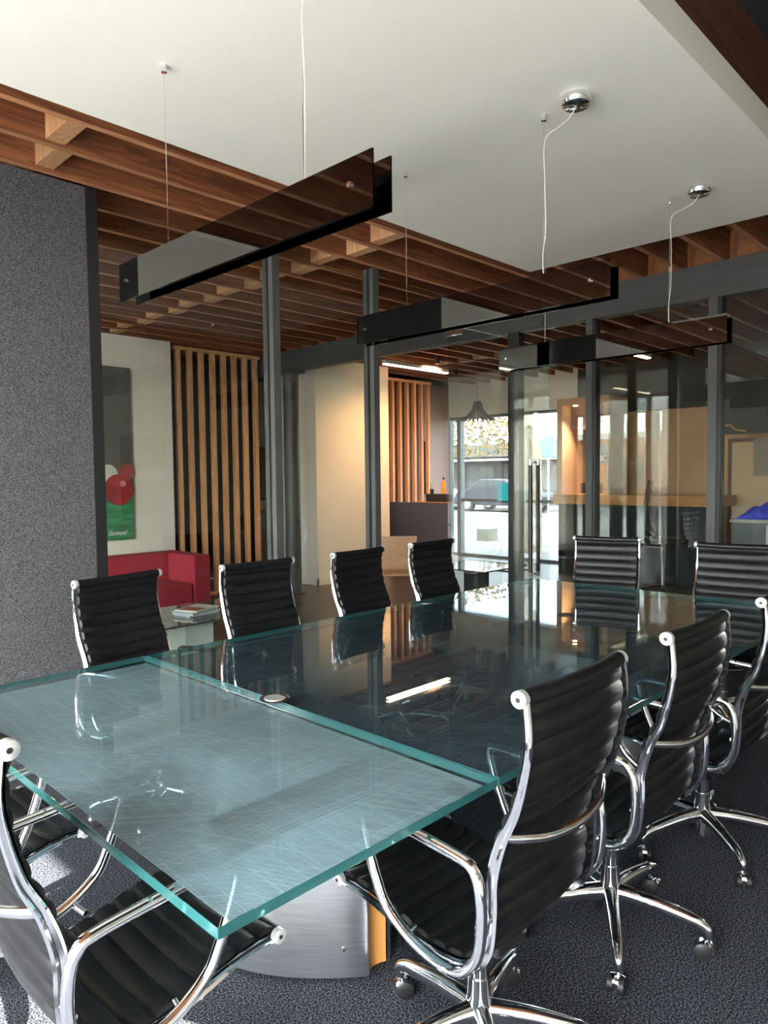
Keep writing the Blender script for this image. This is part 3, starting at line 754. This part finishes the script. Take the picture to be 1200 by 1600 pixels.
# task chair behind the counter
tk = empty('task_chair', (8.85, 3.72, 0), math.radians(215), 'black task chair standing at the counter beyond the far glass', 'chair')
MB().tube(crom([(0, -.16, 1.40), (0, -.2, 1.2), (0, -.24, .95), (0, -.2, .8), (0, -.1, .7)], 6), [.014]*25, 10, sq=12, up=(1, 0, 0)).build('backrest', rubber, tk)
MB().box(-.23, .23, -.2, .25, .62, .68).build('seat', rubber, tk, .02)
MB().lathe([(.03, .06), (.03, .62)]).build('column', chrome, tk)
for k in range(5):
    a = 2*PI*k/5; MB().cyl((0, 0, .08), (.3*math.cos(a), .3*math.sin(a), .04), .016, 8).build('leg', rubber, tk)
# screen / kitchen
kb = MB().box(9.0, 9.15, -1.3, 3.12, 1.95, 3.0).build('wall_header', blackpaint); kb['kind'] = 'structure'
kc = empty('kitchen_cabinets', (9.9, 0, 0), label='grey kitchen wall cabinets beyond the far glass at the right edge', cat='cabinet')
for k in range(5):
    d_ = MB().box(-.02, 0, 3.0-.55*(k+1)+.008, 3.0-.55*k-.008, 1.45, 1.94).build('door', P('taupe_laminate_%d' % k, (.20, .17, .14), .4), kc)
    MB().box(-.035, -.02, 3.0-.55*(k+.9), 3.0-.55*(k+.9)+.015, 1.5, 1.65).build('handle', steel, d_)
MB().box(0, .45, .2, 3.0, 1.45, 1.94).build('carcass', brownin, kc)
kk = empty('kitchen_counter', (9.5, 0, 0), label='grey kitchen base counter below the wall cabinets at the right edge', cat='counter')
MB().box(0, .85, .2, 3.15, .86, .90).build('worktop', P('pale_stone', (.5, .5, .48), .3), kk)
for k in range(5): MB().box(.0, .03, 3.12-.58*(k+1)+.008, 3.12-.58*k-.008, .08, .86).build('door', P('grey_front_%d' % k, (.12, .14, .155), .4), kk)
MB().box(.03, .8, .2, 3.12, 0, .86).build('carcass', greydesk, kk)
# crumpled blue cover
bm_ = MB(); n1, n2 = 22, 14; vs = []
for i in range(n1+1):
    for j in range(n2+1):
        u, v = i/n1, j/n2; prof_ = math.sin(PI*u)**.6*math.sin(PI*v)**.5
        z = .26*prof_*(.45+.55*u)+.02*math.sin(17*u+9*v)*prof_+.012*math.sin(31*v-11*u)*prof_
        vs.append((-.18+.36*v, -.3+.6*(1-u), max(z, 0)))
fs = [(i*(n2+1)+j, i*(n2+1)+j+1, (i+1)*(n2+1)+j+1, (i+1)*(n2+1)+j) for i in range(n1) for j in range(n2)]
bm_.add(vs, fs, 0, True); o = bm_.build('plastic_cover', P('blue_plastic', (.02, .05, .75), .35)); o.location = (9.75, 2.80, .902)
tag(o, 'crumpled bright blue plastic on the kitchen counter at the right edge', 'cover')
so_ = o.modifiers.new('t', 'SOLIDIFY'); so_.thickness = .003
o = MB().box(9.46, 9.468, 2.35, 2.72, .45, .84).build('paper_sheet', whitep); tag(o, 'white sheet of paper on the kitchen front at the right edge', 'paper'); o.location.x = .03
o = MB().tube(crom([(8.95, 3.1, 2.03), (8.95, 2.98, 2.05), (8.95, 2.92, 2.0), (8.95, 2.80, 1.97)], 5), [.012]*16, 8).build('driftwood', blockm); tag(o, 'thin piece of driftwood on the black header at the right', 'wood')
# blue sign with lettering seen between mullions
sg = empty('wall_sign', (9.438, 4.83, 1.76), label='blue sign with white letters behind the far glass beside the mullion', cat='sign')
MB().box(-.01, .01, -.075, .075, -.12, .14).build('board', P('sign_blue', (.10, .28, .42), .4), sg)
text('IC', .12, whitep, sg, (-.012, 0, -.09), (PI/2, 0, -PI/2), 'lettering')
# glowing panel added to stand in for an unclear turquoise reflection
mo = empty('reflection_panel', (9.3, 6.3, 0), label='turquoise glowing panel standing in for a reflection, on a dark stand seen through the door glass', cat='reflection_panel')
MB().box(-.02, .02, -.24, .24, 1.08, 1.36).build('screen', emit('turquoise_glow', (.05, .5, .52), .35), mo)
MB().box(-.03, .05, -.03, .03, .02, 1.079).build('stand', blackpaint, mo)
MB().box(-.2, .2, -.2, .2, 0, .019).build('base', blackpaint, mo)
# gallery pictures on the right wall (reflected in the glass)
cols2 = [(.05, .12, .3), (.25, .3, .32), (.4, .38, .3), (.1, .12, .1), (.3, .08, .05), (.08, .2, .35), (.2, .2, .2), (.35, .3, .15)]
k = 0
for row, z in enumerate((1.0, 1.62)):
    for i in range(8):
        x = -1.6+i*.92
        r = empty('gallery_picture', (x, -1.348, z), label='framed photograph on the right wall, %s from the rear window in the %s row' % (('first', 'second', 'third', 'fourth', 'fifth', 'sixth', 'seventh', 'eighth')[i], ('lower', 'upper')[row]), cat='picture', group='gallery pictures on the right wall')
        MB().box(-.33, .33, 0, .03, 0, .46).build('frame', blackpaint, r)
        MB().box(-.31, .31, .03, .034, .02, .44).build('print', noisy('gallery_print_%d' % k, cols2[k % 8], tuple(c*.3 for c in cols2[(k+3) % 8]), (1, 1, 3), 4, 5, .4), r); k += 1

# warm downlights over reception (they light the white corner)
for x, y, e in ((7.6, 6.35, 85), (8.7, 6.9, 14)):
    l = bpy.data.lights.new('downlight', 'SPOT'); l.energy = e; l.color = (1, .50, .20); l.spot_size = 2.4; l.spot_blend = .9; l.shadow_soft_size = .06
    lo = bpy.data.objects.new('downlight', l); C.objects.link(lo); lo.location = (x, y, 3.0)
    lo.rotation_euler = (Vector((x+.1, y+1.2, 1.3))-Vector((x, y, 3.0))).to_track_quat('-Z', 'Y').to_euler()
    r = empty('spot_fixture', (x, y, 3.0), label='small black ceiling spotlight over the reception at x %d' % 0, cat='lamp')
    r['label'] = 'small black ceiling spotlight aimed at the white corner wall' if x < 8 else 'small black ceiling spotlight aimed at the reception slats'
    MB().lathe([(.03, .02), (.035, .12), (.01, .125)]).build('head', blackpaint, r)
    MB().cyl((0, 0, .12), (0, 0, ZD-3.0), .006, 6).build('stem', blackpaint, r)

# ---------------------------------------------------------------- outside
og = MB().box(10.6, 18.5, -20, 60, -.2, -.08).build('pavement', concrete); og['kind'] = 'structure'
og = MB().box(18.5, 27.5, -30, 80, -.24, -.13).build('road', asphalt); og['kind'] = 'structure'
for x in (20.7, 21.3): MB().box(x, x+.25, -30, 80, -.129, -.124).build('road_line', yellowp, og)
for y in range(-20, 70, 6): MB().box(24.6, 24.75, y, y+3, -.129, -.124).build('road_line', whitep, og)
og2 = MB().box(27.5, 60, -30, 80, -.2, -.08).build('pavement', concrete); og2['kind'] = 'structure'
# low shop building opposite
bd = empty('shop_building', (31, 22, -.1), label='low dark shop building with flat canopy across the street', cat='building')
facm = noisy('grey_brown_facade', (.012, .011, .01), (.022, .019, .018), ns=2)
MB().box(0, 8, -14, 16, 0, 2.5).build('wall', facm, bd)
MB().box(-.5, 8.2, -14.3, 16.3, 2.5, 3.15).build('parapet', noisy('pale_parapet', (.06, .06, .06), (.075, .075, .075), ns=1), bd)
MB().box(-1.2, 0, -14, 16, 2.25, 2.42).build('canopy', blackpaint, bd)
MB().box(-1.22, -1.2, -14, 16, 2.29, 2.37).build('canopy_edge', whitep, bd)
for i, y in enumerate(range(-12, 15, 4)):
    wdo = MB().box(-.05, 0, y, y+1.8, .7, 2.1).build('window', P('shop_frame_%d' % i, (.03, .03, .03), .5), bd)
    MB().box(-.06, -.05, y+.1, y+1.7, .8, 2.0).build('window_pane', P('shop_pane_%d' % i, (.03, .033, .036), .3), wdo)
    dn = MB().box(-.05, 0, y+2.4, y+3.4, 0, 2.15).build('door', P('shop_door_%d' % i, (.045, .045, .045), .5), bd)
# cars
def car(x, y, m, label, rz):
    r = empty('parked_car', (x, y, -.13), rz, label, 'car')
    body = [(-2.1, .3), (-2.15, .65), (-1.9, .85), (-1.15, .95), (-.6, 1.38), (.75, 1.42), (1.35, .98), (2.0, .85), (2.15, .55), (2.1, .3)]
    MB().prism(body, 1, -.85, .85).build('body', m, r, .06)
    win = [(-1.0, .98), (-.55, 1.32), (.7, 1.36), (1.15, 1.0)]
    MB().prism(win, 1, -.87, .87).build('window', P('car_glass', (.02, .025, .03), .05) if 'car_glass' not in MT else MT['car_glass'], r)
    for wx in (-1.35, 1.35):
        for wy in (-.80, .80):
            wh = MB().cyl((wx, wy-.1, .32), (wx, wy+.1, .32), .32, 20).build('wheel', rubber, r)
            MB().cyl((wx, wy-.11, .32), (wx, wy+.11, .32), .19, 12).build('hubcap', steel, wh)
car(25.9, 17.9, P('navy_car_paint', (.006, .009, .022), .3), 'dark blue car parked across the street behind the turquoise panel', PI/2)
car(25.9, 22.5, P('white_car_paint', (.6, .6, .6), .25), 'white car parked across the street at the left shopfront mullion', PI/2)
# street trees
def tree(x, y, h, r0, label, leafcol, crown, seed, n=2600):
    rnd = random.Random(seed); r = empty('street_tree', (x, y, -.1), label=label, cat='tree')
    pts = crom([(0, 0, 0), (.08, .03, h*.3), (-.04, .08, h*.6), (.1, .0, h)], 5)
    MB().tube(pts, [r0*(1-.6*i/len(pts)) for i in range(len(pts))], 12).build('trunk', noisy('bark_%d' % seed, (.16, .12, .09), (.28, .24, .19), (4, 4, 1), 5, 6, .9, .8), r)
    for k in range(9):
        a = 2*PI*k/9+rnd.random(); L = crown*(.6+.4*rnd.random())
        p0 = Vector((.03, .03, h*(.55+.4*rnd.random())))
        MB().tube(crom([p0, p0+Vector((math.cos(a)*L*.4, math.sin(a)*L*.4, L*.3)), p0+Vector((math.cos(a)*L, math.sin(a)*L, L*.35))], 5), [r0*.35*(1-.8*i/11) for i in range(11)], 6).build('branch', MT['bark_%d' % seed], r)
    b = MB()
    for k in range(n):
        a = rnd.random()*2*PI; rr = crown*rnd.random()**.5; zz = h*.85+crown*.5*(rnd.random()-.35)*(1.7-rr/crown)
        c = Vector((rr*math.cos(a), rr*math.sin(a), zz)); d = Vector((rnd.gauss(0, 1), rnd.gauss(0, 1), rnd.gauss(0, 1))).normalized(); e = d.orthogonal().normalized(); f_ = d.cross(e); s = .05+.04*rnd.random()
        b.add([c+e*s, c+f_*s*.6, c-e*s, c-f_*s*.6], [(0, 1, 2, 3)])
    tag(b.build('foliage', noisy('leaves_%d' % seed, leafcol[0], leafcol[1], ns=1.5, rough=.6), r), kind='stuff')
tree(17.6, 15.0, 3.3, .14, 'yellow leafed street tree outside the shopfront', ((.22, .12, .02), (.08, .07, .02)), 3.4, 3, 3800)
tree(12.3, 7.85, 6.5, .22, 'thick bare lower trunk of street tree close outside the window behind the door handle', ((.25, .17, .04), (.12, .11, .03)), 2.5, 4, 1500)
# umbrella
um = empty('patio_umbrella', (13.6, 8.25, -.1), label='blue patio umbrella outside the shopfront to the right of the trunk', cat='umbrella')
MB().lathe([(.02, 0), (.02, 2.4)], n=10).build('pole', steel, um)
MB().lathe([(.75, 1.95), (.72, 1.97), (.4, 2.2), (.05, 2.42)], n=8).build('canopy', P('blue_canvas', (.06, .22, .40), .7), um)
o = MB().box(-.19, .19, -.17, .17, 0, .28).build('utility_box', noisy('weathered_box', (.12, .12, .09), (.17, .16, .12), ns=4)); o.location = (13.9, 10.1, -.08)
tag(o, 'weathered olive utility box on the pavement outside', 'box')
# street behind the camera, seen only in reflections
og = MB().box(-12, -3.3, -30, 40, -.2, -.05).build('pavement', concrete); og['kind'] = 'structure'
og = MB().box(-60, -12, -30, 60, -.24, -.1).build('road', asphalt); og['kind'] = 'structure'
bo = empty('orange_building', (-24, 12, -.1), label='orange rendered building across the rear street, seen reflected', cat='building')
MB().box(-6, 0, -9, 10, 0, 3.4).build('wall', P('orange_render', (.42, .17, .06), .8), bo)
MB().box(-6.2, .2, -9.2, 10.2, 3.4, 3.7).build('parapet', whitep, bo)
for y in range(-8, 9, 4): MB().box(0, .05, y, y+2, .8, 2.4).build('window', MT['shop_pane_0'], bo)
